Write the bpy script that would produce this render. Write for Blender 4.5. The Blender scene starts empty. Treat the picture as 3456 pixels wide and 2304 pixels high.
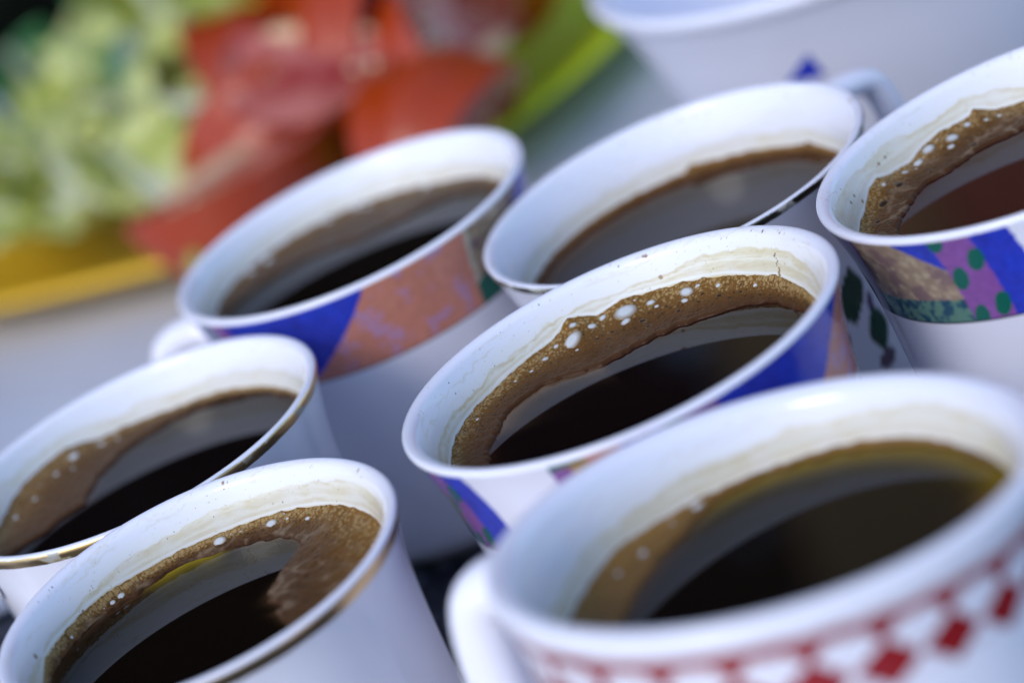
import bpy, math, random
import numpy as np
from mathutils import Matrix, Vector
random.seed(5); rng = np.random.default_rng(7)
MM = 0.001
ZT = 0.7965                      # height in metres of the rim plane of the banded cups (table top 0.74)
TABLE = -56.5                    # table top below that plane, mm

# ------------------------------------------------------------------ camera
F_PX, PITCH, ROLL, CAM_H = 9441.98, 0.36194, 0.41963, 142.733
cam = bpy.data.cameras.new('camera'); camo = bpy.data.objects.new('camera', cam)
scene = bpy.context.scene
scene.collection.objects.link(camo); scene.camera = camo
FW = Vector((0, math.cos(PITCH), -math.sin(PITCH))); RX = Vector((1, 0, 0)); UY = RX.cross(FW)
R2 = math.cos(ROLL)*RX - math.sin(ROLL)*UY; U2 = math.sin(ROLL)*RX + math.cos(ROLL)*UY
m = Matrix(((R2.x, U2.x, -FW.x, 0), (R2.y, U2.y, -FW.y, 0), (R2.z, U2.z, -FW.z, CAM_H*MM+ZT), (0, 0, 0, 1)))
camo.matrix_world = m
cam.sensor_width = 22.2; cam.lens = F_PX/3456*22.2
cam.clip_start = 0.01; cam.clip_end = 200
cam.dof.use_dof = True; cam.dof.focus_distance = 0.406; cam.dof.aperture_fstop = 5.5

# ------------------------------------------------------------------ world, sun, exposure
SUN_EL, SUN_AZ = math.radians(37), math.radians(228)       # azimuth counter-clockwise from +x: behind the camera, left
w = bpy.data.worlds.new('World'); scene.world = w; w.use_nodes = True
nt = w.node_tree; bg = nt.nodes['Background']
sky = nt.nodes.new('ShaderNodeTexSky'); sky.sky_type = 'NISHITA'; sky.sun_disc = False
sky.sun_elevation = SUN_EL; sky.sun_rotation = math.pi/2 - SUN_AZ
sky.air_density = 1.0; sky.dust_density = 1.0; sky.ozone_density = 3.0
nt.links.new(sky.outputs[0], bg.inputs[0]); bg.inputs[1].default_value = 0.15
sl = bpy.data.lights.new('sun', 'SUN'); sl.energy = 0.7; sl.angle = math.radians(22); sl.color = (1, .96, .91)
so = bpy.data.objects.new('sun', sl); scene.collection.objects.link(so)
sd = Vector((math.cos(SUN_EL)*math.cos(SUN_AZ), math.cos(SUN_EL)*math.sin(SUN_AZ), math.sin(SUN_EL)))
so.rotation_euler = sd.to_track_quat('Z', 'Y').to_euler()
scene.view_settings.view_transform = 'Standard'; scene.view_settings.look = 'None'
scene.view_settings.exposure = 0.82

# ------------------------------------------------------------------ helpers
COL = scene.collection
def props(o, label=None, cat=None, group=None, kind=None):
    if label: o['label'] = label
    if cat: o['category'] = cat
    if group: o['group'] = group
    if kind: o['kind'] = kind
    return o
def empty(name, loc, label, cat, group=None, mat=None):
    o = bpy.data.objects.new(name, None); COL.objects.link(o)
    o.empty_display_size = 0.02
    if mat is None: o.location = loc
    else: o.matrix_world = mat
    return props(o, label, cat, group)
def mesh(name, V, Fq, material, parent=None, tint=None, smooth=True):
    """V (n,3) in mm local, Fq (m,4) or list; one mesh object"""
    V = np.asarray(V, np.float32)*MM
    me = bpy.data.meshes.new(name)
    if isinstance(Fq, np.ndarray):
        nq, k = Fq.shape
        me.vertices.add(len(V)); me.vertices.foreach_set('co', V.ravel())
        me.loops.add(nq*k); me.loops.foreach_set('vertex_index', Fq.astype(np.int32).ravel())
        me.polygons.add(nq); me.polygons.foreach_set('loop_start', np.arange(0, nq*k, k, dtype=np.int32))
        me.update(calc_edges=True)
    else:
        me.from_pydata(V.tolist(), [], Fq); me.update()
    if smooth: me.polygons.foreach_set('use_smooth', np.ones(len(me.polygons), bool))
    me.validate()
    if tint is not None:
        a = me.color_attributes.new('tint', 'FLOAT_COLOR', 'POINT')
        t = np.ones((len(V), 4), np.float32); t[:, :tint.shape[1]] = tint
        a.data.foreach_set('color', t.ravel())
    me.materials.append(material)
    o = bpy.data.objects.new(name, me); COL.objects.link(o)
    if parent: o.parent = parent
    return o
def grid(nu, nv, wrap=False):
    iu = np.arange(nu if wrap else nu-1); iv = np.arange(nv-1)
    A, B = np.meshgrid(iu, iv, indexing='ij'); A2 = (A+1) % nu
    return np.stack([A*nv+B, A2*nv+B, A2*nv+B+1, A*nv+B+1], -1).reshape(-1, 4)
def hash3(i, j, k, seed):
    h = (i*73856093) ^ (j*19349663) ^ (k*83492791) ^ (seed*2654435)
    h = (h ^ (h >> 13))*1274126177 & 0x7fffffff
    return ((h ^ (h >> 16)) & 0xffff)/65535.0
def noise(P, freq, seed=0, oct=3):
    P = np.asarray(P, float)*freq; out = 0; amp = 1; tot = 0
    for o in range(oct):
        I = np.floor(P).astype(np.int64); f = P-I; f = f*f*(3-2*f); r = 0
        for a in (0, 1):
            wa = f[..., 0] if a else 1-f[..., 0]
            for b in (0, 1):
                wb = f[..., 1] if b else 1-f[..., 1]
                for c in (0, 1):
                    wc = f[..., 2] if c else 1-f[..., 2]
                    r = r+wa*wb*wc*hash3(I[..., 0]+a, I[..., 1]+b, I[..., 2]+c, seed+o*17)
        out = out+amp*r; tot += amp; amp *= .5; P = P*2.03+11.3
    return out/tot
def sstep(x, a, b):
    t = np.clip((x-a)/(b-a), 0, 1); return t*t*(3-2*t)
def mix(A, B, f): return A*(1-f[..., None])+np.asarray(B)*f[..., None]

# ------------------------------------------------------------------ materials
def mat(name, col=(.5, .5, .5), rough=.5, metal=0, attr=False, ior=1.5, spec=None, coat=0, sss=0, ssr=None):
    M = bpy.data.materials.new(name); M.use_nodes = True; n = M.node_tree.nodes; b = n['Principled BSDF']
    b.inputs['Base Color'].default_value = (*col, 1); b.inputs['Roughness'].default_value = rough
    b.inputs['Metallic'].default_value = metal; b.inputs['IOR'].default_value = ior
    b.inputs['Coat Weight'].default_value = coat; b.inputs['Coat Roughness'].default_value = .03
    if sss:
        b.inputs['Subsurface Weight'].default_value = sss; b.inputs['Subsurface Radius'].default_value = ssr or (.003, .0015, .0008)
        b.inputs['Subsurface Scale'].default_value = 1.0
    if attr:
        a = n.new('ShaderNodeAttribute'); a.attribute_name = 'tint'; M.node_tree.links.new(a.outputs['Color'], b.inputs['Base Color'])
    return M
def add_bump(M, scale, strength, dist=0.0002, detail=3, mask=False, rough_var=0):
    n = M.node_tree.nodes; L = M.node_tree.links; b = n['Principled BSDF']
    tc = n.new('ShaderNodeTexCoord'); nz = n.new('ShaderNodeTexNoise'); nz.inputs['Scale'].default_value = scale
    nz.inputs['Detail'].default_value = detail; L.new(tc.outputs['Object'], nz.inputs['Vector'])
    bp = n.new('ShaderNodeBump'); bp.inputs['Strength'].default_value = strength; bp.inputs['Distance'].default_value = dist
    L.new(nz.outputs['Fac'], bp.inputs['Height']); L.new(bp.outputs['Normal'], b.inputs['Normal'])
    if mask:
        a = n.new('ShaderNodeAttribute'); a.attribute_name = 'tint'
        mu = n.new('ShaderNodeMath'); mu.operation = 'MULTIPLY'; mu.inputs[1].default_value = strength
        L.new(a.outputs['Alpha'], mu.inputs[0]); L.new(mu.outputs[0], bp.inputs['Strength'])
    if rough_var:
        r0 = b.inputs['Roughness'].default_value
        mr = n.new('ShaderNodeMapRange'); mr.inputs['From Min'].default_value = .3; mr.inputs['From Max'].default_value = .7
        mr.inputs['To Min'].default_value = max(0, r0-rough_var); mr.inputs['To Max'].default_value = r0+rough_var
        n2 = n.new('ShaderNodeTexNoise'); n2.inputs['Scale'].default_value = scale*.23; n2.inputs['Detail'].default_value = 6
        L.new(tc.outputs['Object'], n2.inputs['Vector']); L.new(n2.outputs['Fac'], mr.inputs['Value']); L.new(mr.outputs[0], b.inputs['Roughness'])
    return nz
PORC = mat('glazed_porcelain', rough=.11, attr=True, ior=1.5); add_bump(PORC, 2600, .35, .00012, 2, mask=True)
FOAMM = mat('coffee_foam', rough=.30, attr=True, ior=1.33); FOAMM.node_tree.nodes['Principled BSDF'].inputs['Specular IOR Level'].default_value = .12
LIQ = mat('black_coffee', rough=.015, attr=True, ior=1.33); LIQ.node_tree.nodes['Principled BSDF'].inputs['Specular IOR Level'].default_value = .20
BUB = mat('bubble_film', (.6, .62, .64), rough=.06, ior=1.33)
def bubble_mat(name, cin, cedge, e0):
    M = mat(name, cin, rough=.07, ior=1.33); n = M.node_tree.nodes; L = M.node_tree.links
    tc = n.new('ShaderNodeTexCoord'); sp = n.new('ShaderNodeSeparateXYZ'); cb = n.new('ShaderNodeCombineXYZ'); ln = n.new('ShaderNodeVectorMath'); ln.operation = 'LENGTH'
    L.new(tc.outputs['Object'], sp.inputs[0]); L.new(sp.outputs['X'], cb.inputs['X']); L.new(sp.outputs['Y'], cb.inputs['Y']); L.new(cb.outputs[0], ln.inputs[0])
    r = n.new('ShaderNodeValToRGB'); r.color_ramp.elements[0].position = e0; r.color_ramp.elements[0].color = (*cin, 1)
    r.color_ramp.elements[1].position = .97; r.color_ramp.elements[1].color = (*cedge, 1)
    mu = n.new('ShaderNodeMath'); mu.operation = 'MULTIPLY'; mu.inputs[1].default_value = 1000.0
    L.new(ln.outputs['Value'], mu.inputs[0]); L.new(mu.outputs[0], r.inputs[0]); L.new(r.outputs[0], n['Principled BSDF'].inputs['Base Color'])
    return M
BUBP = bubble_mat('pale_bubble_film', (.52, .53, .53), (.17, .095, .025), .45)
BUBD = bubble_mat('dark_bubble_film', (.022, .012, .006), (.22, .14, .06), .60)
# worn gilding: metal with patches rubbed down to the glaze
def gilt(name, gold, worn):
    M = mat(name, gold, rough=.28, metal=1); n = M.node_tree.nodes; L = M.node_tree.links; b = n['Principled BSDF']
    tc = n.new('ShaderNodeTexCoord'); nz = n.new('ShaderNodeTexNoise'); nz.inputs['Scale'].default_value = 260; nz.inputs['Detail'].default_value = 5
    L.new(tc.outputs['Object'], nz.inputs['Vector'])
    r = n.new('ShaderNodeValToRGB'); r.color_ramp.elements[0].position = worn; r.color_ramp.elements[1].position = worn+.06
    L.new(nz.outputs['Fac'], r.inputs[0])
    mx = n.new('ShaderNodeMix'); mx.data_type = 'RGBA'; mx.inputs[6].default_value = (*gold, 1); mx.inputs[7].default_value = (.38, .37, .33, 1)
    L.new(r.outputs[0], mx.inputs[0]); L.new(mx.outputs[2], b.inputs['Base Color'])
    iv = n.new('ShaderNodeMath'); iv.operation = 'SUBTRACT'; iv.inputs[0].default_value = 1; L.new(r.outputs[0], iv.inputs[1]); L.new(iv.outputs[0], b.inputs['Metallic'])
    return M
GILT = gilt('worn_gilding', (.72, .50, .24), .60); GILTD = gilt('tarnished_gilding', (.20, .17, .11), .50)
GILTB = gilt('brown_gold_rim', (.64, .46, .26), .62)

# ------------------------------------------------------------------ cups
# rim centre x, y, z (mm), outer rim radius, tilt x, tilt y
CUPS = dict(C=[13.0466, 360.1887, 0, 33, -.0227, .0196], A=[-17.4667, 463.1987, 0, 33, -.0185, -.0113],
    B=[33.5094, 423.086, -3.2551, 32.8679, -.0169, -.0151], D=[80.0212, 372.9095, 0, 33, -.0294, .0128],
    E=[-60.9083, 412.4571, -2.7544, 31.9995, -.016, -.0088], F=[-52.5204, 351.9829, -3.0911, 30.0567, .0053, -.0296],
    G=[19.116, 293.0, 2.0, 34.13, .0952, .0593])
SHAPE = dict(A=(.865, 10), C=(.865, 10), D=(.865, 10), B=(.86, 11), E=(.855, 12), F=(.9, 6), G=(.9, 8))
WALL = dict(A=2.1, C=2.1, D=2.1, B=1.7, E=1.8, F=2.1, G=3.2)
LIP = dict(A=1.0, C=1.0, D=1.0, B=.9, E=.9, F=1.1, G=1.7)
HANDLE = dict(A=(158, 14), C=(-126, 11), D=(-101, 17), B=(31, 17), E=(200, 16), F=(205, 16), G=(152, 8.5))
NPHI = dict(A=900, B=720, C=1500, D=1300, E=720, F=1300, G=720)
LABEL = dict(
 C='blue and salmon banded cup in the middle of the group, with pale bubbles',
 A='blue and salmon banded cup nearest the platter, handle pointing left',
 B='white cup with green leaves and a worn gilt edge, just behind the middle cup',
 D='banded cup with green ovals on a purple stripe, at the right edge',
 E='white cup with a bright gold line round its rim, at the left edge',
 F='plain white cup with a brownish gold rim, nearest at the bottom left',
 G='large cup with red lines and diamonds below its rim, at the bottom right')
CLAB = dict(
 C='black coffee with bubbly brown foam along its back, in the middle cup',
 A='dark coffee with a wide blurred film of foam, in the banded cup beside the platter',
 B='grey reflecting coffee with a thin foam ring, in the cup with the worn gilt edge',
 D='reddish brown coffee with ragged bubbly foam, in the cup with green ovals',
 E='black coffee with foam thickening at its left, in the cup with the bright gold line',
 F='black coffee with a ragged foam patch at its right, in the bottom left cup',
 G='dark coffee with an amber edge, in the large cup with red diamonds')
FOAM = {
'C': (8.9,
  [(-178, 8.9), (179, 8.9), (167, 8.5), (155, 8.0), (142, 7.8), (132, 7.8), (123, 7.4), (114, 7.1), (105, 6.7), (101.4, 5.9), (98.6, 5.1), (95.2, 5.3), (90.3, 6.4), (85, 6.05), (81.5, 5.5), (76, 5.75), (70, 5.9), (63, 5.86), (55.6, 5.9), (48, 5.9), (40, 6.2), (31.5, 6.3), (28, 6.1), (20, 6.8), (14, 7.2), (8, 7.7), (-10, 8.4), (-30, 8.9)],
  [(-178, 23), (175, 22.9), (156, 22.3), (143, 22.8), (132, 22.6), (122, 21.3), (114, 19.3), (107, 17.5), (99.5, 16.3), (90, 16.8), (81, 17.5), (70, 19.0), (56, 20.9), (44, 23.2), (36, 25), (27, 25.8), (17, 26.0), (10, 26.1), (-10, 26.6), (-30, 28)]),
'A': (8.0,
  [(-175, 8), (175, 7.6), (158, 7.2), (139, 6.9), (124, 6.7), (108, 6.7), (90, 6.7), (73, 7), (55, 7.5), (38, 7.3), (28, 7.4), (10, 7.7), (-20, 8)],
  [(-175, 27.8), (175, 27), (162, 25), (152, 23), (135, 20), (115, 16), (94, 12), (70, 13), (55, 16), (47, 19), (38, 22), (24, 24.5), (10, 26), (-20, 28)]),
'B': (10.8,
  [(-165, 10.8), (175, 10.7), (147, 10.4), (135, 10.2), (119, 9.9), (105, 9.8), (92, 9.8), (80, 9.6), (77, 8.6), (73, 9.0), (66, 9.3), (52, 9.2), (36, 9.4), (30, 8.8), (23, 9.4), (-20, 10.8)],
  [(-165, 28.2), (175, 27), (147, 26.6), (119, 26.4), (95, 26.7), (70, 26.4), (48, 26.9), (18, 27.3), (-20, 28.5)]),
'D': (8.8,
  [(-160, 8.8), (-178, 8.6), (161, 8.3), (148, 8.0), (140.6, 6.7), (134, 6.3), (129, 7.2), (119, 7.8), (112, 6.9), (105, 6.3), (98, 6.6), (94, 6.2), (92.5, 5.6), (86, 7.1), (77, 7.4), (60, 7.4), (40, 7.6), (10, 8), (-30, 8.8)],
  [(-150, 27.9), (-160, 25), (-178, 23), (170, 22.8), (158, 22.3), (144, 21.5), (130, 22), (122, 20), (107, 20.7), (93, 20.8), (81, 21), (60, 22), (40, 23.5), (10, 25), (-30, 27.8)]),
'E': (8.3,
  [(-170, 8.3), (175, 8), (156, 7.4), (147, 6.5), (138, 5.9), (128, 5.5), (119, 5.3), (113, 6), (107, 6.9), (90, 7.3), (80, 7.5), (59, 7.0), (43, 7.2), (31, 7.6), (10, 8), (-30, 8.3)],
  [(-170, 27.5), (178, 18.4), (156, 13), (137, 14.3), (117, 17.6), (104, 20.6), (92, 23), (80, 24.6), (60, 27), (45, 27.3), (30, 26.7), (10, 27), (-30, 27.9)]),
'F': (7.6,
  [(-175, 7.4), (175, 6.6), (163, 5.2), (142, 5.3), (126, 5.25), (112, 5.9), (100, 5.95), (86, 6.1), (71, 5.95), (52, 5.7), (38, 5.6), (27, 5.9), (18, 5.9), (10, 6.3), (-20, 7), (-50, 7.3), (-80, 7.6)],
  [(-175, 25.6), (168, 25.5), (149, 25.3), (132, 24.9), (120, 23.5), (113, 24.2), (108, 24.5), (98.5, 24.4), (90, 23.3), (83, 22.9), (75, 22.6), (69, 22.2), (58, 21.4), (48, 19.9), (43, 18.6), (39, 15.4), (34, 12.2), (26, 9.8), (12, 8), (-8, 8.0), (-20, 9.8), (-27, 10.6), (-31, 9.4), (-43, 12.6), (-52, 17), (-62, 23), (-80, 25.8)]),
'G': (11.1,
  [(-170, 11.1), (175, 11.0), (154, 10.8), (139, 10.4), (126, 9.6), (118, 10.0), (109, 10.3), (90, 10.6), (72, 10.5), (53, 10.1), (40, 10.2), (26, 10.8), (0, 11.1)],
  [(-170, 24), (165, 21), (150, 20.6), (140, 20.9), (127, 21.6), (115, 23), (105, 24.6), (96, 26.6), (88, 27.6), (56, 27.9), (20, 28.0), (0, 28.2)]),
}

def unwrap(L):
    a = np.array([(p[0] % 360 if p[0] < -100 else p[0], p[1]) for p in L], float); return a[np.argsort(a[:, 0])]
FOAM = {k: (v[0], unwrap(v[1]), unwrap(v[2])) for k, v in FOAM.items()}
# (azimuth deg, position across the foam 0..1, radius mm, pale?)
_c1 = [(100.8, 0.74, 1.43), (81.6, 0.79, 1.43), (82.2, 0.64, 0.69), (61.1, 0.81, 0.9), (61.6, 0.65, 0.48), (73.0, 0.82, 0.58), (93.3, 0.82, 0.64), (88.8, 0.92, 0.58), (105.8, 0.87, 0.42), (102.0, 0.57, 0.32), (111.7, 0.77, 0.48), (98.0, 0.89, 0.53), (77.9, 0.93, 0.21), (71.3, 0.71, 0.32), (57.3, 0.88, 0.42), (50.3, .84, .42)]
_c2 = [(76.6, 0.53, 0.62), (74.5, 0.36, 0.5), (63.3, 0.44, 0.45), (88.0, 0.6, 0.42), (86.5, 0.52, 0.3), (93.9, 0.57, 0.42), (90.2, 0.5, 0.45), (93.2, 0.25, 0.4), (62.2, 0.27, 0.27), (56.7, 0.26, 0.32), (92.1, 0.34, 0.3), (67.9, 0.27, 0.3), (42.3, 0.8, 0.4), (55.3, 0.7, 0.42), (48.9, 0.59, 0.48), (44.8, 0.47, 0.42), (41.6, 0.6, 0.42), (51.9, 0.47, 0.37), (56.1, 0.54, 0.37), (53.9, 0.36, 0.32), (39.4, 0.29, 0.21), (152, .6, .45), (150, .35, .3)]
BUBBLES = dict(
 C=[(*b, 1) for b in _c1]+[(*b, 0) for b in _c2]+[(36.6, .75, .4, 1), (118, .7, .3, 1), (124, .75, .3, 1), (146, .7, .35, 1)],
 F=[(85.3, .65, .87, 1), (65.7, .7, .78, 1), (123.1, .59, .55, 1), (126.8, .58, .42, 1), (146.8, .66, .45, 1), (80.7, .77, .42, 1), (77.2, .72, .35, 1), (49.8, .69, .42, 1), (61.3, .9, .31, 1), (59.5, .75, .35, 1), (130.7, .6, .31, 1), (108.3, .7, .24, 1)],
 D=[(112.2, .86, .94, 1), (118.5, .82, .81, 1), (103.9, .74, .88, 1), (107.0, .57, .59, 1), (96.6, .87, .56, 1), (125.1, .79, .59, 1), (107.2, .9, .31, 1), (122.2, .69, .25, 1), (90.9, .74, .38, 1), (86.3, .79, .44, 1), (135.7, .81, .44, 1), (134.0, .53, .94, 0), (146.0, .61, 1.06, 0), (101.2, .23, .81, 0), (116.5, .18, .31, 0), (122.1, .35, .56, 0), (111.2, .22, .38, 0), (158.3, .57, .75, 0), (162.4, .24, .56, 0), (93.7, .86, .25, 1), (81.7, .37, .38, 0), (115.2, .81, .31, 1)],
 A=[(57.7, .9, 1.1, 1), (87.1, .93, .9, 1), (82.8, .85, .8, 1), (128.9, .8, 1.0, 1), (137.8, .85, 1.0, 1), (99.3, .9, .9, 1)],
 E=[(119.4, .79, .85, 1), (108.1, .79, .6, 1), (102.1, .67, .45, 1), (156.2, .83, .5, 1), (129.8, .75, .45, 1), (138, .8, .35, 1), (146, .72, .4, 1), (124, .6, .35, 1)],
 G=[(101, .55, .8, 1), (124, .45, .6, 1), (110, .64, .4, 1), (134, .6, .4, 1)], B=[])
STAIN = dict(
 C=[(190, 5.6), (180, 6.0), (161, 5.7), (144, 5.9), (129, 5.4), (121, 5.5), (112, 5.3), (104, 4.2), (94, 4.1), (85, 4.6), (76, 4.4), (69, 3.9), (54, 2.6), (41, 2.1), (28.5, 1.9), (21, 2.1), (11, 3.1), (0, 5)],
 F=[(190, 3), (167, 4.3), (150, 4.2), (139, 4.0), (129, 3.5), (111, 3.1), (98, 3.1), (86, 2.6), (72, 2.55), (54, 2.45), (32, 1.9), (16, 2.0), (0, 2.5)],
 D=[(190, 1.5), (176, 2.0), (156, 3.1), (136, 3.5), (125, 3.1), (113, 4.0), (104, 3.7), (95, 3.3), (84, 4.3), (75, 5), (20, 5)],
 A=[(180, 4), (140, 4.0), (100, 4.1), (70, 3.8), (50, 4.0), (20, 5)], B=[(180, 7.5), (140, 7.6), (110, 7), (80, 7.2), (74, 6.6), (60, 6.9), (30, 6.7), (10, 7.5)],
 E=[(180, 5.5), (150, 3.6), (120, 3.4), (100, 4.8), (70, 4.6), (40, 4.4), (10, 5)],
 G=[(180, 7.5), (160, 7.5), (137, 7.4), (126, 6.7), (105, 6.7), (84, 7.1), (63, 6.9), (49, 6.4), (29, 6.3), (0, 7.1)])
STAINCOL = dict(C=1.0, F=.85, D=.75, A=.62, B=.66, E=.62, G=.9)
SPECKS = dict(
 C=[(27+.9*math.sin(q*1.7)*.5-.25*q*.3, 2.9+q*.33, .17+.08*(q > 6)+.04*math.sin(q*2.3)) for q in range(10)]+[(117.6, 1.69, .13), (142.2, 2.47, .13), (142.9, 4.12, .12), (78.9, .47, .16), (73.3, 1.17, .16), (99.1, .93, .12), (44.9, .67, .13), (36.3, .1, .13), (31.8, .1, .18), (25.7, .1, .15), (24.5, .2, .2), (68.3, 4.28, .30), (70.6, .56, .32), (71.4, .36, .22), (33.7, .1, .12)],
 F=[(78.1, .1, .28), (24.9, .1, .26), (84.4, 3.38, .12), (60.6, 4.34, .14), (136.9, 5.1, .3), (166, 3.65, .45), (140, .32, .15)],
 D=[(126.1, 4.74, .28), (129.7, 4.91, .3), (131, 5.0, .15), (146.6, 6.8, .35), (148.7, 5.18, .3), (152.9, 5.25, .3), (152.4, 2.86, .12), (148, 1.03, .15), (158, 2, .1), (156, 2.4, .1)],
 A=[], E=[], B=[(95, 1.2, .22), (75, .9, .24), (70, .9, .28), (118, 3, .2), (36, 1, .22), (66, 1.1, .18)], G=[])

def rot_of(n):
    c = CUPS[n]; Z = np.array([c[4], c[5], 1.]); Z /= np.linalg.norm(Z)
    X = np.array([1, 0, 0])-Z[0]*Z; X /= np.linalg.norm(X); return np.stack([X, np.cross(Z, X), Z])   # rows
def r_out(n, s):
    a, k = SHAPE[n]; return CUPS[n][3]*(a+(1-a)*np.exp(-np.maximum(s, 0)/k))
def r_in(n, s): return r_out(n, s)-WALL[n]

WHITE = np.array([.775, .768, .86]); 
BLUE = np.array([.022, .055, .56]); BLUE2 = np.array([.035, .04, .36]); SALM = np.array([.56, .215, .15]); LILAC = np.array([.42, .27, .52])
TAN = np.array([.33, .24, .17]); DPUR = np.array([.035, .012, .075]); TEAL = np.array([.10, .22, .17]); TEAL2 = np.array([.015, .07, .12])
PURP = np.array([.24, .085, .32]); GREEN = np.array([.008, .12, .085]); OCHRE = np.array([.42, .26, .10])
def band_tint(n, deg, s, P):
    """printed pattern on the banded cups; deg = angle from the handle"""
    D = (deg-dict(A=163, C=-131, D=-101)[n]+180) % 360-180
    Dp = D % 360
    n1 = noise(P, .35, 3); n2 = noise(P, 1.3, 9); n3 = noise(P, .9, 21)
    D = D+(n2-.5)*.7; Dp = Dp+(n2-.5)*.7
    C = np.tile(WHITE, (len(s), 1))
    blue = BLUE*(1-n1[:, None])+BLUE2*n1[:, None]; blue = blue*(.75+.5*n2[:, None])
    salm = mix(SALM*(.85+.35*n2[:, None]), LILAC, sstep(noise(P, .55, 33)+.35*(n2-.5), .52, .72)*.62)
    tan = mix(TAN*(.7+.6*n3[:, None]), np.array([.16, .085, .12]), sstep(n1, .5, .62)*.6)
    tan = mix(tan, [.48, .42, .27], sstep(n3, .58, .72)*.7)
    teal = mix(np.tile(TEAL, (len(s), 1)), TEAL2, sstep(n3, .45, .6)); purp = PURP*(.8+.4*n2[:, None]); green = np.tile(GREEN, (len(s), 1))
    ochre = OCHRE*(.7+.6*n2[:, None])
    dpur = mix(np.tile(DPUR, (len(s), 1)), [.10, .03, .17], sstep(n1, .4, .7))
    def put(mask, col):
        mk = mask[:, None]; np.copyto(C, np.where(mk, col, C))
    # right of the handle
    put((D > 12) & (D < 31), ochre); put((D > 12) & (D < 16.5+s*.35) & (s > 1.8), purp); put((D > 12) & (s < 2.0-(D-12)*.10), green)
    put((D > 22) & (D < 31), salm)
    put((D >= 31) & (D < 41), blue); put((D >= 41) & (D < 46), green); put((D >= 46) & (D < 55), purp)
    edge = 106-s*1.15-s*s*.06
    put((Dp >= 55) & (Dp < edge), blue); put((Dp >= edge) & (Dp < 139), salm)
    put((Dp >= 139) & (Dp < 141), np.array([.5, .45, .35])*np.ones((len(s), 1)))
    put((Dp >= 141) & (Dp < 172-s*1.5), tan); put((Dp >= 139) & (Dp < 148) & (s > 9.5+(148-Dp)*.2), green)
    put((Dp >= 172-s*1.5) & (Dp < 192), blue); put((Dp >= 192) & (Dp < 214), purp); put((Dp >= 214) & (Dp < 238), salm)
    put((Dp >= 238) & (D < -60), dpur)
    tl = -61.0-s*.65
    put((D > tl) & (D < -34) & (Dp > 180), tan); put((D > tl) & (D < -34) & (s > 11.4+.5*(n2-.5)), teal)
    put((D > -46) & (D <= -34.5) & (s < 1.2+(D+46)*.46), blue)
    put((D > -35+.06*s) & (D < -24+.15*s), purp); put((D >= -24+.15*s) & (D < -14.3+s*.3), blue)
    for od, os_, k in ((-33, 1.0, 1), (-25.3, 5.1, 1), (-32, 7.9, 1), (-24.2, 13.0, 1), (-31.5, 14.6, 1), (-38, 5, 0)):
        if k:
            u = (D-od)*.50-(os_-s)*.25; v = (s-os_)
            put((u/1.15)**2+(v/1.95)**2 < 1, green)
    out = (s < .85+.2*(n2-.5)) | (s > 15.3)
    gap = (D > -14.3+s*.3) & (D < 12.2)
    C[out | gap] = WHITE
    ln = (s > 15.15) & (s < 15.45) & ~gap; C[ln] = [.03, .03, .05]
    f = (s > .85) & ~gap & (s < 15.3)
    C = np.where(f[:, None], C*(.93+.14*noise(P, 4, 5, 2)[:, None]), C)
    return C
def red_tint(deg, s, P):
    C = np.tile(WHITE, (len(s), 1)); RED = np.array([.26, .010, .012]); n = noise(P, 1.1, 4)
    per = 14.8; y = ((deg+113.7) % per)-per/2                  # 0 midway between two white hearts
    q = s+.7-np.interp((deg+180) % 360-180, [-180, -148, -112, -97, -81, -64, -48, 0, 180], [4.9, 4.9, 5.1, 5.2, 5.6, 6.0, 6.6, 6.6, 4.9])
    def lay(mask, f): np.copyto(C, np.where(mask[:, None], mix(C, RED*(.8+.5*n[:, None]), np.full(len(s), f)), C))
    lay((q > -.85) & (q < .65), 1.0); lay((q > .50) & (q < .9), .5)
    lay((np.abs(y) < 4.6*(1-(q-.4)/2.3)) & (q > .4) & (q < 2.6), 1.0)
    lay((np.abs(y) < 1.0) & (q > 1.6) & (q < 3.4), .5)
    lay(((np.abs(y)/7.3)**1.05+(np.abs(q-5.6)/3.1)**1.05 < 1), 1.0)
    lay((np.abs(np.abs(y)-5.6) < .4) & (q > 3.0) & (q < 5.5), .3)
    lay((q > 7.6) & (q < 7.9), .4)
    return C
def leaf_tint(deg, s, P):
    C = np.tile(WHITE, (len(s), 1)); n = noise(P, .8, 4)
    G = np.array([.012, .05, .022])*(.7+.9*n[:, None])
    for k in range(12):
        d0 = -52.5+k*30.0
        for (dd, ss, w, h, tl, col) in ((-1.5, 21.5, 6.6, 4.6, .5, G), (5, 29.3, 5.2, 4.2, .1, G), (5.5, 24.5, 2.0, 1.6, .3, np.array([.14, .09, .19])), (4, 34.6, 5, 1.8, 0, np.array([.13, .08, .12])), (-10, 27, 2.5, 1.4, 0, np.array([.16, .06, .14]))):
            d = (deg-d0-dd+180) % 360-180
            u = d*.5+tl*(s-ss)*.5; v = s-ss
            mk = np.abs(u)/(w*.5)+(np.abs(v)/h)**1.6 < 1
            C = np.where(mk[:, None], col, C)
    return C

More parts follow.
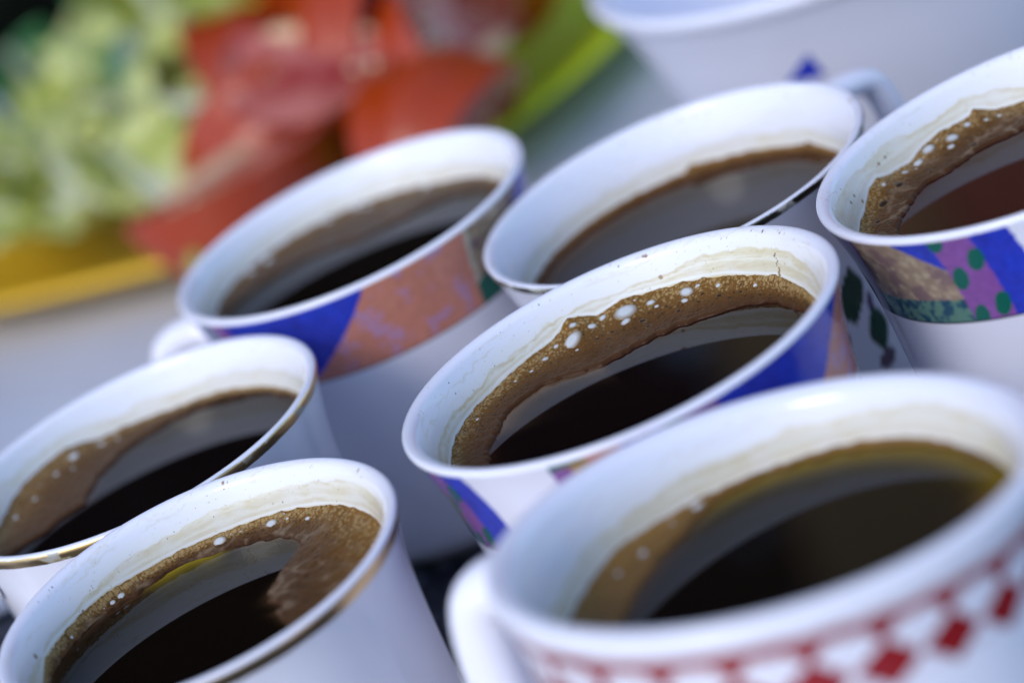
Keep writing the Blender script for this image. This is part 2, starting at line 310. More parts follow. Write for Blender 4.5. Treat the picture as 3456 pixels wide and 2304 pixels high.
def cup_height(n):
    c = CUPS[n]; return -TABLE+c[2]-24*math.hypot(c[4], c[5])
def build_cup(n):
    c = CUPS[n]; R = rot_of(n); W = WALL[n]; lip = LIP[n]; Hc = cup_height(n)
    M = Matrix.Identity(4)
    for i in range(3):
        for j in range(3): M[i][j] = R[j][i]
    base = np.array([0, 0, -Hc])@R+np.array(c[:3])
    M.translation = Vector((base[0]*MM, base[1]*MM, base[2]*MM+ZT))
    cup = empty('coffee_cup', None, LABEL[n], 'cup', 'coffee cups crowded together on the dark tray', mat=M)
    hi = n in 'CDF'
    # profile, from the bottom of the inside up over the lip and down the outside; z local from base
    s_in = np.concatenate([np.linspace(Hc-9, 22, 8), np.linspace(20, 12, 8), np.linspace(11.8, lip, 120 if hi else 50)])
    rin = r_in(n, s_in); deep = s_in > 26; rin = np.where(deep, rin*(1-.45*np.clip((s_in-26)/(Hc-9-26), 0, 1)**3), rin)
    th = np.linspace(0, math.pi, 16 if hi else 11)[1:-1]
    # elliptic lip
    rm = (r_out(n, lip)+r_in(n, lip))/2; hw = W/2
    r_l = rm-np.cos(th)*hw+0*th; s_l = lip-np.sin(th)*lip
    flare = (r_out(n, s_l)-r_out(n, lip)); r_l = r_l+flare
    s_o = np.concatenate([np.linspace(lip, 16, 100 if n in 'CD' else 60), np.linspace(16.5, Hc-6, 36 if n == 'B' else 14)])
    ro = r_out(n, s_o)
    tb = np.linspace(0, math.pi/2, 7)[1:]; rb = r_out(n, Hc-6)
    r_b = rb-4.2+4.2*np.cos(tb); s_b = Hc-6+4.6*np.sin(tb)
    rr = np.concatenate([[0.01], rin, r_l, ro, r_b, [rb-5.2, rb-5.4, rb-7.5, rb-7.7, 0.01]])
    ss = np.concatenate([[Hc-8], s_in, s_l, s_o, s_b, [Hc-1.2, Hc, Hc, Hc-1.5, Hc-1.5]])
    side = np.concatenate([[0], np.zeros(len(s_in)), np.ones(len(s_l)), np.full(len(s_o)+len(s_b)+5, 2)])
    nphi = NPHI[n]; ph = np.linspace(0, 2*np.pi, nphi, endpoint=False)
    PH, Rr = np.meshgrid(ph, rr, indexing='ij'); S = np.broadcast_to(ss, PH.shape); SI = np.broadcast_to(side, PH.shape)
    X = Rr*np.cos(PH); Y = Rr*np.sin(PH)
    # very slight wobble of hand-made ware
    wob = 1+.0025*np.cos(2*PH+c[0])+.0015*np.cos(3*PH+c[1]); X = X*wob; Y = Y*wob
    if n in 'EF':
        fl = -.45*np.abs(np.sin(PH*5.5+.6))**.7*sstep(S, 4, 16)*(1-sstep(S, Hc-10, Hc-4))*(SI == 2); X = X*(1+(fl+.2*(SI == 2)*sstep(S, 4, 16))/np.maximum(Rr, 5)); Y = Y*(1+(fl+.2*(SI == 2)*sstep(S, 4, 16))/np.maximum(Rr, 5))
    V = np.stack([X, Y, Hc-S], -1).reshape(-1, 3); ph_ = PH.ravel(); s_ = S.ravel().copy(); sd_ = SI.ravel()
    deg = np.degrees(ph_); P = V+np.array([c[0], c[1], 0])*1.0
    tint = np.tile(np.append(WHITE, .15), (len(V), 1)).astype(float)
    # ---------------- outside print
    o = (sd_ == 2) | ((sd_ == 1) & (Rr.ravel() > rm+.35*hw))
    if n in 'ACD': tint[o, :3] = band_tint(n, deg[o], s_[o], P[o])
    elif n == 'G': tint[o, :3] = red_tint(deg[o], s_[o], P[o])
    elif n == 'B': tint[o, :3] = leaf_tint(deg[o], s_[o], P[o])
    # ---------------- inside stains
    i = (sd_ < 2) & ~o
    di = deg[i]; du = np.where(di > 260, di-360, di); si = s_[i].copy(); Pi = P[i]
    ne = c[4]*np.cos(ph_[i])+c[5]*np.sin(ph_[i]); sw = si+28*ne
    arc = np.zeros(len(rr)); lm_ = side == 1; dl = np.hypot(np.diff(rr, prepend=rr[0]), np.diff(ss, prepend=ss[0])); arc[lm_] = lip-np.cumsum(dl[lm_]); arcg = np.broadcast_to(arc, PH.shape).ravel()[i]
    sw = np.where(sd_[i] == 1, arcg, sw)
    zl, T, I = FOAM[n]
    tg = np.where(du < T[0, 0], du+360, du)
    top = np.interp(tg, T[:, 0], T[:, 1]); st = np.array(sorted(STAIN[n])); sline = np.interp(tg, st[:, 0], st[:, 1])
    Pw = Pi*np.array([1, 1, 3.0]); nA = noise(Pi, .25, 31); nB = noise(Pw, .9, 41); nC = noise(Pw*np.array([1, 1, 2.]), 1.6, 51); nD = noise(Pi, 3.0, 61, 2)
    sline = sline+(nA-.5)*(1.6 if n in 'CFD' else 2.6)+(nB-.5)*.8
    k = STAINCOL[n]
    ins = sstep(sw, sline-.12, sline+.12)
    cream = np.array([.68, .625, .46]); tan_ = np.array([.56, .44, .23])
    C = tint[i, :3]
    C = mix(C, [.76, .735, .66], sstep(sw, sline-3.5, sline)*.6*k)
    f = ins*(.55+.45*sstep(nA, .35, .65))*k
    C = mix(C, cream, f*.9)
    pc_ = (ord(n)*37 % 10)/10.0
    v_ = (pc_-.5)*.22+np.clip((sw-sline)/np.maximum(top-sline, .5), 0, 1.2)
    nE = noise(Pi*np.array([.35, .35, 1.6+2*pc_]), 1.0, 55+ord(n), 3)
    C = mix(C, tan_, ins*np.exp(-((v_-.22-(nE-.5)*.55)/.16)**2)*.34*k*(.4+.9*nA))
    C = mix(C, tan_, ins*np.exp(-((v_-.66-(nE-.5)*.55)/.12)**2)*.40*k*(.3+1.0*nB))
    C = mix(C, [.78, .765, .70], ins*np.exp(-((v_-.44-(nE-.5)*.25)/.10)**2)*.55*k)
    streak = ins*sstep(nC, .52, .70)*k
    C = mix(C, tan_, streak*.12)
    edge = np.exp(-((sw-sline-.15)/.22)**2)*sstep(nB, .38, .62)
    C = mix(C, tan_, edge*.5*k)
    # tide lines higher up
    for q, off in enumerate((2.4, 3.4)):
        ln = sline-off+(noise(Pi, .4, 71+q)-.5)*1.5
        C = mix(C, np.array([.62, .54, .36]), np.exp(-((sw-ln)/.16)**2)*sstep(noise(Pi, .15, 81+q), .45, .6)*.42*k)
    # wet film highlight painted pale just above the foam, tan halo under it
    C = mix(C, [.80, .80, .79], np.exp(-((sw-top+.45)/.22)**2)*.8)
    C = mix(C, np.array([.55, .40, .18]), sstep(sw, top-.25, top+.05)*.6)
    C = mix(C, np.array([.25, .14, .05]), sstep(sw, top+.1, top+.8))
    # dark specks
    al = .12+ins*.88*sstep(nA+nD*.3, .5, .8)
    if n in 'CFDB':
        fine = sstep(nD, .80, .86)*(sw < top)
        C = mix(C, np.array([.42, .33, .2]), fine*.5)
    sp = list(SPECKS[n])
    r2 = random.Random(hash(n) % 97+ord(n))
    for _ in range({'C': 40, 'D': 26, 'F': 26, 'B': 12}.get(n, 6)): sp.append((r2.uniform(20, 175), r2.uniform(.1, 6), r2.choice([.05, .06, .08, .1])))
    for (a, s0, rad) in sp:
        rr_ = 30.5*math.pi/180
        d2 = ((tg-a)*rr_)**2+((sw-s0))**2
        near = d2 < (rad*2.2)**2
        if near.any():
            q = np.zeros(len(C)); q[near] = 1-sstep(np.sqrt(d2[near])+(nD[near]-.5)*rad*.9, rad*.75, rad*1.15)
            C = mix(C, np.array([.10, .055, .03]) if rad < .2 else np.array([.26, .15, .055]), q*.92)
    tint[i, :3] = C; tint[i, 3] = al
    # lip stays clean but dirty patches on B and D
    l = (sd_ == 1) & ~o
    if n in 'BD':
        dn = sstep(noise(P[l], .8, 91), .66, .74)*(1 if n == 'B' else .35); tint[l, :3] = mix(tint[l, :3], [.35, .3, .25], dn*.5)
    F_ = grid(nphi, len(rr), True)[:, ::-1]
    mesh('body', V, F_, PORC, cup, tint)
    # ---------------- handle
    az, out_ = HANDLE[n]; a = math.radians(az)
    r7 = float(r_out(n, 7)); r38 = float(r_out(n, 38))
    ctrl = [(r7-.35, 6.6), (r7+1.2, 6.5), (r7+out_*.45, 5.4), (r7+out_*.86, 7.5), (r7+out_, 14), (r7+out_*.95, 22), (r7+out_*.62, 30), (r7+out_*.22, 36.0), (r38+.8, 37.6), (r38-.35, 37.8)]
    hs = dict(A=5.5, C=5.5, D=5.5, G=1.5).get(n, 0)
    ctrl = [(r_, s0_+hs*(1 if s0_ < 30 else .4)) for r_, s0_ in ctrl]
    pts = []
    for q in range(len(ctrl)-1):
        p0, p1, p2, p3 = [np.array(ctrl[min(max(q+e, 0), len(ctrl)-1)], float) for e in (-1, 0, 1, 2)]
        for t in np.linspace(0, 1, 9, endpoint=False):
            pts.append(.5*((2*p1)+(-p0+p2)*t+(2*p0-5*p1+4*p2-p3)*t*t+(-p0+3*p1-3*p2+p3)*t**3))
    pts.append(np.array(ctrl[-1], float)); pts = np.array(pts); N = len(pts)
    tan2 = np.gradient(pts, axis=0); tan2[0] = (1, 0); tan2[1] = (1, tan2[1, 1]/max(tan2[1, 0], 1e-6)*.5); tan2[-1] = (-1, 0); tan2 /= np.linalg.norm(tan2, axis=1)[:, None]
    u = np.linspace(0, 1, N); wd = 3.4+2.6*np.exp(-u*14)+1.2*np.exp(-(1-u)*14)-.5*np.sin(u*math.pi); tk = 2.3+1.2*np.exp(-u*16)+.8*np.exp(-(1-u)*16)
    if n == 'G': wd *= 1.45; tk *= 1.7
    if n == 'A': wd *= 1.1; tk *= 1.35
    nc = 28; an = np.linspace(0, 2*np.pi, nc, endpoint=False); HV = []
    er = np.array([math.cos(a), math.sin(a), 0]); et = np.array([-math.sin(a), math.cos(a), 0])
    for q in range(N):
        nr = np.array([tan2[q, 1], -tan2[q, 0]])                   # in (r, s)
        for b in an:
            r = pts[q, 0]+nr[0]*tk[q]*math.sin(b); s = pts[q, 1]+nr[1]*tk[q]*math.sin(b)
            HV.append(er*r+et*wd[q]*math.copysign(abs(math.cos(b))**.85, math.cos(b))+np.array([0, 0, Hc-s]))
    HV = np.array(HV); A, B_ = np.meshgrid(np.arange(N-1), np.arange(nc), indexing='ij'); B2 = (B_+1) % nc
    HF = np.stack([A*nc+B_, A*nc+B2, (A+1)*nc+B2, (A+1)*nc+B_], -1).reshape(-1, 4)
    ht = np.tile(np.append(WHITE, .1), (len(HV), 1))
    mesh('handle', HV, HF, PORC, cup, ht)
    # ---------------- gilt line
    if n in 'BEF':
        mg = dict(B=GILTD, E=GILT, F=GILTB)[n]; sa, sb = dict(B=(.25, 1.5), E=(.15, 2.1), F=(.30, 2.8))[n]
        ph2 = np.linspace(0, 2*np.pi, 720, endpoint=False); sv = np.linspace(0, 1, 9)
        PP, SV = np.meshgrid(ph2, sv, indexing='ij')
        wv = noise(np.stack([30*np.cos(PP), 30*np.sin(PP), 0*PP], -1), .3, 7)
        S2 = sa+(sb-sa)*SV+(wv-.5)*.25
        k2 = np.clip(S2/lip, 0, 1)
        R2_ = np.where(S2 < lip, rm+hw*np.sqrt(1-(1-k2)**2)+(r_out(n, S2)-r_out(n, lip)), r_out(n, S2))
        wob = 1+.0025*np.cos(2*PP+c[0])+.0015*np.cos(3*PP+c[1])
        R2_ = R2_*wob+.05*np.sin(SV*np.pi)**.5-.01
        GV = np.stack([R2_*np.cos(PP), R2_*np.sin(PP), Hc-S2], -1).reshape(-1, 3)
        mesh('gilt_rim', GV, grid(720, 9, True)[:, ::-1], mg, cup)
    return M, Hc

def foam_surf(n, ph, t, jit=True):
    zl, T, I = FOAM[n]; c = CUPS[n]; pd = np.degrees(ph)
    P3 = np.stack([28*np.cos(ph), 28*np.sin(ph), 0*ph], -1)
    j1 = (noise(P3, .7, 5, 4)-.5) if jit else 0; j2 = (noise(P3, .45, 15, 2)-.5) if jit else 0
    D = np.interp(pd, T[:, 0], T[:, 1])+j1*.7; D = np.minimum(D, zl-.02)
    ri = np.interp(pd, I[:, 0], I[:, 1])+j2*1.3
    ne = c[4]*np.cos(ph)+c[5]*np.sin(ph); rw = np.full_like(ph, 28.)
    for _ in range(4): rw = r_in(n, D-rw*ne)
    ri = np.minimum(ri, rw-.15)
    r = ri+(rw+.12-ri)*t; dep = zl-(zl-D)*np.clip(t, 0, 1)**2.2
    return np.stack([r*np.cos(ph), r*np.sin(ph), -dep+r*ne], -1)

# shared bubble domes
def dome_mesh(name, material, h):
    N, K = 20, 6; V = []; Fc = []
    for k_ in range(K+1):
        a = k_/K*math.pi/2
        for q in range(N): V.append((math.sin(a)*math.cos(q*2*math.pi/N), math.sin(a)*math.sin(q*2*math.pi/N), math.cos(a)*h-.12*(k_ == K)))
    for k_ in range(K):
        for q in range(N): Fc.append((k_*N+q, (k_+1)*N+q, (k_+1)*N+(q+1) % N, k_*N+(q+1) % N))
    me = bpy.data.meshes.new(name); me.from_pydata([tuple(x*.001 for x in v) for v in V], [], Fc); me.update()
    me.polygons.foreach_set('use_smooth', [True]*len(me.polygons)); me.materials.append(material); return me
DOMEP = dome_mesh('pale_dome', BUBP, .42); DOMED = dome_mesh('dark_dome', BUBD, .30)

def build_coffee(n, M, Hc):
    c = CUPS[n]; zl, T, I = FOAM[n]
    Mr = M.copy()
    off = Matrix.Translation(Vector((0, 0, (Hc-zl-6)*MM)))
    cof = empty('coffee', None, CLAB[n], 'coffee', 'coffee in the crowded cups', mat=Mr@off)
    shift = np.array([0, 0, zl+6])                       # rim-local mm -> coffee-local mm
    # ---------------- liquid
    nph, nr_ = 420, 90
    ph = np.linspace(0, 2*np.pi, nph, endpoint=False); t = np.linspace(0, 1, nr_)**.8
    PH, TT = np.meshgrid(ph, t, indexing='ij'); ne = c[4]*np.cos(PH)+c[5]*np.sin(PH)
    rw = np.full_like(PH, 28.)
    for _ in range(4): rw = r_in(n, zl-rw*ne)
    RR = (rw+.1)*TT
    men = .35*np.exp(-(rw-RR)/.7)                          # meniscus
    V = np.stack([RR*np.cos(PH), RR*np.sin(PH), -zl+RR*ne+men], -1)
    du = np.degrees(PH); du = np.where(du > 260, du-360, du); dI = np.where(du < I[0, 0], du+360, du)
    ri = np.interp(dI, I[:, 0], I[:, 1]); near = ri-RR           # >0 inside the open liquid
    base = dict(A=(.006, .004, .003), B=(.02, .014, .012), C=(.006, .003, .003), D=(.022, .006, .004), E=(.005, .003, .003), F=(.005, .003, .002), G=(.006, .004, .003))[n]
    tint = np.tile(np.array([*base, 1.]), (*PH.shape, 1))
    fb = dict(A=(.05, .035, .02, 1.4), B=(.10, .045, .02, 2.2), C=(.035, .012, .006, .8), D=(.04, .008, .005, 1.3), E=(.04, .02, .012, 1.2), F=(.07, .035, .015, .8), G=(.06, .03, .012, 1.2))[n]
    q = np.exp(-np.maximum(near, 0)/fb[3]); tint[..., :3] = mix(tint[..., :3], fb[:3], q)
    if n == 'C':
        q2 = np.exp(-np.maximum(near, 0)/2.2)*sstep(du, 96, 104)*(1-sstep(du, 150, 165)); tint[..., :3] = mix(tint[..., :3], (.16, .095, .05), q2*.9)
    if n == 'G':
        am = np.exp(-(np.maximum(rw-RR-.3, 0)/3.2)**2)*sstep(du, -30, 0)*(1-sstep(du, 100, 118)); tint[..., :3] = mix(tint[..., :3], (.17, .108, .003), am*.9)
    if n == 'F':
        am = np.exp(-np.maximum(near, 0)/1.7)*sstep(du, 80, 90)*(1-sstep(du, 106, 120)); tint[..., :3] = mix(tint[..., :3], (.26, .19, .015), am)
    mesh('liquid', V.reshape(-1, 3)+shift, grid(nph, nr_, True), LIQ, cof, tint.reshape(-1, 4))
    # ---------------- foam
    dph, nt_ = dict(C=(.2, 90), F=(.22, 110), D=(.22, 90), A=(.6, 60), B=(.6, 24), E=(.35, 70), G=(.6, 40))[n]
    a0, a1 = T[0, 0], T[-1, 0]; nph = int((a1-a0)/dph)
    ph = np.radians(np.linspace(a0, a1, nph)); t = np.linspace(0, 1, nt_)
    PH, TT = np.meshgrid(ph, t, indexing='ij'); S = foam_surf(n, PH, TT)
    # arc length across and normals
    dt = np.gradient(S, axis=1)*(nt_-1); dp = np.gradient(S, axis=0)
    nrm = np.cross(dt, dp); nrm /= np.linalg.norm(nrm, axis=-1)[..., None]+1e-9
    nrm *= np.sign(nrm[..., 2:3]+1e-6)
    width = np.linalg.norm(np.diff(S, axis=1), axis=2).sum(1); rad_ = np.hypot(S[..., 0], S[..., 1])
    hgt = np.zeros(PH.shape); cell = np.zeros(PH.shape); ring = np.zeros(PH.shape); dark = np.zeros(PH.shape)
    climb = TT**2.2
    r3 = np.random.default_rng(ord(n))
    det = dict(C=1, F=1, D=1, E=1).get(n, 0)
    area = float((width*28*math.radians(dph)).sum())
    nb = int(area*(7 if det else 2))
    def splat(a, tt, rr, depth=1.0, dk=0, ck=.35):
        ip = int((a-a0)/dph); ip = min(max(ip, 0), nph-1); wdt = max(width[ip], .3)
        rloc = rad_[ip, min(int(tt*(nt_-1)), nt_-1)]
        np_ = int(rr*1.5/(rloc*math.radians(dph)))+1; nn = int(rr*1.5/wdt*(nt_-1))+1; it = int(tt*(nt_-1))
        i0, i1 = max(ip-np_, 0), min(ip+np_+1, nph); j0, j1 = max(it-nn, 0), min(it+nn+1, nt_)
        if i1 <= i0 or j1 <= j0: return
        A = (np.degrees(ph[i0:i1, None])-a)*math.pi/180*rloc; B = (t[None, j0:j1]-tt)*wdt
        d = np.sqrt(A*A+B*B)/rr
        dm = np.sqrt(np.clip(1-d*d, 0, 1))*rr*.55*depth
        sl = (slice(i0, i1), slice(j0, j1))
        hgt[sl] = np.maximum(hgt[sl], dm)
        if dk: dark[sl] = np.maximum(dark[sl], 1-sstep(d, .55, .85))
        else: cell[sl] = np.maximum(cell[sl], ck*(1-sstep(d, .45, .85)))
        ring[sl] = np.maximum(ring[sl]*sstep(d, .7, .95), max(ck, .5)*np.exp(-((d-1)/.15)**2))
    for _ in range(nb):
        a = r3.uniform(a0, a1); tt = r3.beta(2.2, 1.1)
        rr = .10+.12*r3.random()**2+.10*(r3.random() < .18)*r3.random()
        if not det: rr *= 2.2
        splat(a, tt, rr)
    if det:        # bigger froth along the top edge, dark pits in the flat part
        for _ in range(int((a1-a0)*6)): splat(r3.uniform(a0, a1), 1-abs(r3.normal(0, .16))-.03, (.19+.24*r3.random()**2.5), 1.0, 0, 1.0)
        for _ in range(int((a1-a0)*2.6)): splat(r3.uniform(a0, a1), r3.uniform(.08, .66), .12+.22*r3.random()**2, .6, 1)
    n1 = noise(S, .35, 3); n2 = noise(S*np.array([1, 1, 1.]), 1.2, 13); n3 = noise(S, 4.0, 23, 2)
    cw = np.array([.195, .090, .018]); cl = np.array([.070, .031, .012])
    if n in 'AE': cl = np.array([.092, .047, .022]); cw = np.array([.17, .085, .026])
    if n == 'G': cw = np.array([.24, .125, .035]); cl = np.array([.15, .078, .022])
    C = cw*climb[..., None]+cl*(1-climb[..., None]); C = C*(.80+.35*n1+.15*n2)[..., None]
    C = mix(C, [.52, .37, .17], cell*(.08+.45*sstep(climb, .10, .7))*(.5+.7*n1))
    C = mix(C, [.03, .016, .008], dark*.75)
    C = mix(C, C*.42, ring*.8*(.3+.7*climb))
    if n in 'FD':                                              # milky veins across the flat patch
        vein = np.exp(-((noise(S, .28, 77, 3)-.5)/.05)**2)*(1-climb)*sstep(n1, .35, .6); C = mix(C, [.24, .17, .11], vein*.6)
        pit = sstep(noise(S*np.array([1, 1.6, 1]), .9, 87, 2), .66, .76)*(1-climb); C = mix(C, [.07, .035, .015], pit*.7)
    if n == 'A':
        mid = sstep(n1, .30, .5)*(1-climb); C = mix(C, [.075, .055, .04], mid*.75)
    e = 1-sstep(TT*width[:, None], 0, .55); C = mix(C, [.035, .013, .007], e*.65)
    lift = .50*np.clip(TT*width[:, None]/.6, 0, 1)**.5*(1-.75*climb)+(n2-.5)*.12
    S2 = S+nrm*(hgt*.45+lift)[..., None]
    fo = mesh('foam', S2.reshape(-1, 3)+shift, grid(nph, nt_)[:, ::-1], FOAMM, cof, np.concatenate([C, np.ones(C.shape[:2]+(1,))], -1).reshape(-1, 4))
    fo['kind'] = 'stuff'
    # ---------------- single large bubbles
    for (a, tt, rr, pale) in BUBBLES[n]:
        ip = min(max(int((a-a0)/dph), 1), nph-2); it = min(max(int(tt*(nt_-1)), 1), nt_-2)
        p = S[ip, it]+nrm[ip, it]*(.47*(1-.75*tt**2.2)-.02)+shift; nz = Vector(nrm[ip, it]); ux = Vector(dp[ip, it]).normalized(); uy = nz.cross(ux).normalized()
        b = bpy.data.objects.new('bubble', DOMEP if pale else DOMED); COL.objects.link(b); b.parent = cof
        b.rotation_mode = 'QUATERNION'
        b.matrix_local = Matrix.Translation(Vector(p)*MM)@Matrix(((ux.x, uy.x, nz.x), (ux.y, uy.y, nz.y), (ux.z, uy.z, nz.z))).to_4x4()@Matrix.Diagonal((rr*(1.4 if pale else 1.12), rr*(1.0 if pale else .72), rr*.75, 1))
for n in 'ABCDEFG':
    M, Hc = build_cup(n); build_coffee(n, M, Hc)

# ------------------------------------------------------------------ table
def box(name, x0, x1, y0, y1, z0, z1, material, parent=None, bev=2.0):
    V = [(x, y, z) for x in (x0, x1) for y in (y0, y1) for z in (z0, z1)]
    Fc = [(0, 1, 3, 2), (4, 6, 7, 5), (0, 4, 5, 1), (2, 3, 7, 6), (0, 2, 6, 4), (1, 5, 7, 3)]
    o = mesh(name, V, Fc, material, parent, smooth=False)
    if bev:
        b = o.modifiers.new('bevel', 'BEVEL'); b.width = bev*MM; b.segments = 2
    return o
STEEL = mat('pale_laminate', (.5, .52, .56), rough=.30)
n_ = STEEL.node_tree.nodes; L_ = STEEL.node_tree.links; b_ = n_['Principled BSDF']
tc = n_.new('ShaderNodeTexCoord'); mp = n_.new('ShaderNodeMapping'); mp.inputs['Scale'].default_value = (1, 1, 1)
L_.new(tc.outputs['Object'], mp.inputs[0])
na = n_.new('ShaderNodeTexNoise'); na.inputs['Scale'].default_value = 14; na.inputs['Detail'].default_value = 8; L_.new(mp.outputs[0], na.inputs['Vector'])
nb2 = n_.new('ShaderNodeTexNoise'); nb2.inputs['Scale'].default_value = 420; nb2.inputs['Detail'].default_value = 3; L_.new(mp.outputs[0], nb2.inputs['Vector'])
r = n_.new('ShaderNodeValToRGB'); r.color_ramp.elements[0].position = .35; r.color_ramp.elements[0].color = (.45, .48, .58, 1); r.color_ramp.elements[1].position = .65; r.color_ramp.elements[1].color = (.54, .57, .67, 1)
L_.new(na.outputs['Fac'], r.inputs[0]); L_.new(r.outputs[0], b_.inputs['Base Color'])
mr = n_.new('ShaderNodeMapRange'); mr.inputs['To Min'].default_value = .25; mr.inputs['To Max'].default_value = .45; L_.new(na.outputs['Fac'], mr.inputs[0]); L_.new(mr.outputs[0], b_.inputs['Roughness'])
bp = n_.new('ShaderNodeBump'); bp.inputs['Strength'].default_value = .25; bp.inputs['Distance'].default_value = .0004; L_.new(nb2.outputs['Fac'], bp.inputs['Height']); L_.new(bp.outputs[0], b_.inputs['Normal'])
tb = empty('table', (0, .35, 0), 'pale grey blue table carrying the tray, the bowl and the platter', 'table')
def rel(o): o.location = Vector((0, -.35, ZT)); return o
rel(box('tabletop', -620, 520, -120, 967, TABLE-26, TABLE-4, STEEL, tb, 3))
for (x, y) in ((-590, -90), (490, -90), (-590, 935), (490, 935)):
    rel(box('leg', x-16, x+16, y-16, y+16, -ZT*1000, TABLE-26, STEEL, tb, 2))

TRAYM = mat('dark_speckled_tray', (.02, .022, .03), .35)
n_ = TRAYM.node_tree.nodes; L_ = TRAYM.node_tree.links; tc = n_.new('ShaderNodeTexCoord'); na = n_.new('ShaderNodeTexNoise'); na.inputs['Scale'].default_value = 380; na.inputs['Detail'].default_value = 2
L_.new(tc.outputs['Object'], na.inputs['Vector']); r = n_.new('ShaderNodeValToRGB'); r.color_ramp.elements[0].position = .52; r.color_ramp.elements[0].color = (.012, .014, .022, 1); r.color_ramp.elements[1].position = .68; r.color_ramp.elements[1].color = (.13, .14, .18, 1)
L_.new(na.outputs['Fac'], r.inputs[0]); L_.new(r.outputs[0], n_['Principled BSDF'].inputs['Base Color'])
tr = rel(box('tray', -150, 150, 200, 508, TABLE-4, TABLE, TRAYM, None, 1.5)); tr.location = (0, 0, ZT)
props(tr, 'dark speckled flat tray lying under all the coffee cups', 'tray')
# ------------------------------------------------------------------ white bowl behind the cups
def lathe(name, prof, material, parent, nseg=160, tint=None):
    prof = np.array(prof, float); ph = np.linspace(0, 2*np.pi, nseg, endpoint=False)
    PH, Rr = np.meshgrid(ph, prof[:, 0], indexing='ij'); Zz = np.broadcast_to(prof[:, 1], PH.shape)
    V = np.stack([Rr*np.cos(PH), Rr*np.sin(PH), Zz], -1).reshape(-1, 3)
    t = np.tile(np.append(WHITE, .1), (len(V), 1)) if tint is None else tint(V)
    return mesh(name, V, grid(nseg, len(prof), True), material, parent, t)
BX, BY, BR = 99, 551, 57
bowl = empty('bowl', (BX*MM, BY*MM, ZT+(TABLE-4)*MM), 'large plain white bowl standing behind the coffee cups', 'bowl')
h = 54.0
pr = [(.01, 4), (26, 4.4), (34, 7), (42, 18), (48, 34), (52.2, 46), (53.6, h-2.2), (54.3, h-.6), (55.6, h), (56.7, h-.8), (56.6, h-2.4), (54.6, h-5), (51.5, 42), (47, 28), (42, 14), (37, 5), (34, 1.2), (32, 0), (30, 0), (29.4, 1.5), (.01, 1.6)]
pp = np.array(pr); tt = np.linspace(0, len(pp)-1, 120); prs = np.stack([np.interp(tt, range(len(pp)), pp[:, 0]), np.interp(tt, range(len(pp)), pp[:, 1])], 1)
for _ in range(3): prs[1:-1] = (prs[:-2]+2*prs[1:-1]+prs[2:])/4
lathe('body', prs[::-1], PORC, bowl, 200)
# small blue painted mark on its side
def on_bowl(az, z):
    o_ = prs[prs[:, 0].argmax():]; o_ = o_[np.argsort(o_[:, 1])]; o_ = o_[o_[:, 0] > 33]
    r = np.interp(z, o_[:, 1], o_[:, 0])+.15; return (r*math.cos(az), r*math.sin(az), z)
BLUEM = mat('blue_paint', (.03, .05, .5), .15)
BM = (math.radians(-123.5), 39.5)
tri = []
for i in range(7):
    for j in range(7):
        v = j/6; u = (i/6-.5)*(1-v*.96); tri.append(on_bowl(BM[0]+(u+.35*v)*7.5/52*1.2, BM[1]-5+v*5.5))
mesh('painted_mark', np.array(tri), grid(7, 7), BLUEM, bowl)

# ------------------------------------------------------------------ platter
PLAT = mat('yellow_green_glaze', rough=.35, attr=True)
pc = np.array([-27., 760., 0]); rotp = math.radians(-31); half = 118
e1 = np.array([-.857, .515]); e2 = np.array([.515, .857])
plat = empty('platter', (pc[0]*MM, pc[1]*MM, ZT+(TABLE-4)*MM), 'rounded square platter glazed yellow and lime green, holding the salad', 'platter')
ring_ = [(0.001, 3.0), (.5, 3.0), (.74, 3.1), (.80, 3.8), (.85, 6), (.90, 9.5), (.95, 12), (.98, 13), (1.0, 13.2), (1.008, 12.6), (1.0, 11.4), (.93, 8.5), (.86, 3.5), (.80, .8), (.74, 0), (.72, 0), (.71, .8), (0.001, .8)]
nseg = 180; an = np.linspace(0, 2*np.pi, nseg, endpoint=False); ex = 3.0
rs = (np.abs(np.cos(an))**ex+np.abs(np.sin(an))**ex)**(-1/ex)*half
V = []; Tn = []
for i in range(nseg):
    for k, z in ring_:
        xy = (e1*math.cos(an[i])+e2*math.sin(an[i]))*rs[i]*k; V.append((xy[0], xy[1], z))
V = np.array(V); kk = np.tile(np.array([q[0] for q in ring_]), nseg)
lime = sstep(V[:, 0]+.15*V[:, 1]+(noise(V, .03, 3)-.5)*20, -25, 40); nn = noise(V, .06, 8)
yel = np.array([.85, .50, .03])*np.ones((len(V), 1)); lm = np.array([.56, .72, .008])*np.ones((len(V), 1))
C = mix(yel, lm, lime); inner = 1-sstep(kk, .90, .97); C = mix(C, C*np.array([.80, .80, .6]), inner*(1-.9*lime)); C = C*(.85+.3*nn)[:, None]
mesh('dish', V, grid(nseg, len(ring_), True)[:, ::-1], PLAT, plat, np.concatenate([C, np.ones((len(C), 1))], 1))

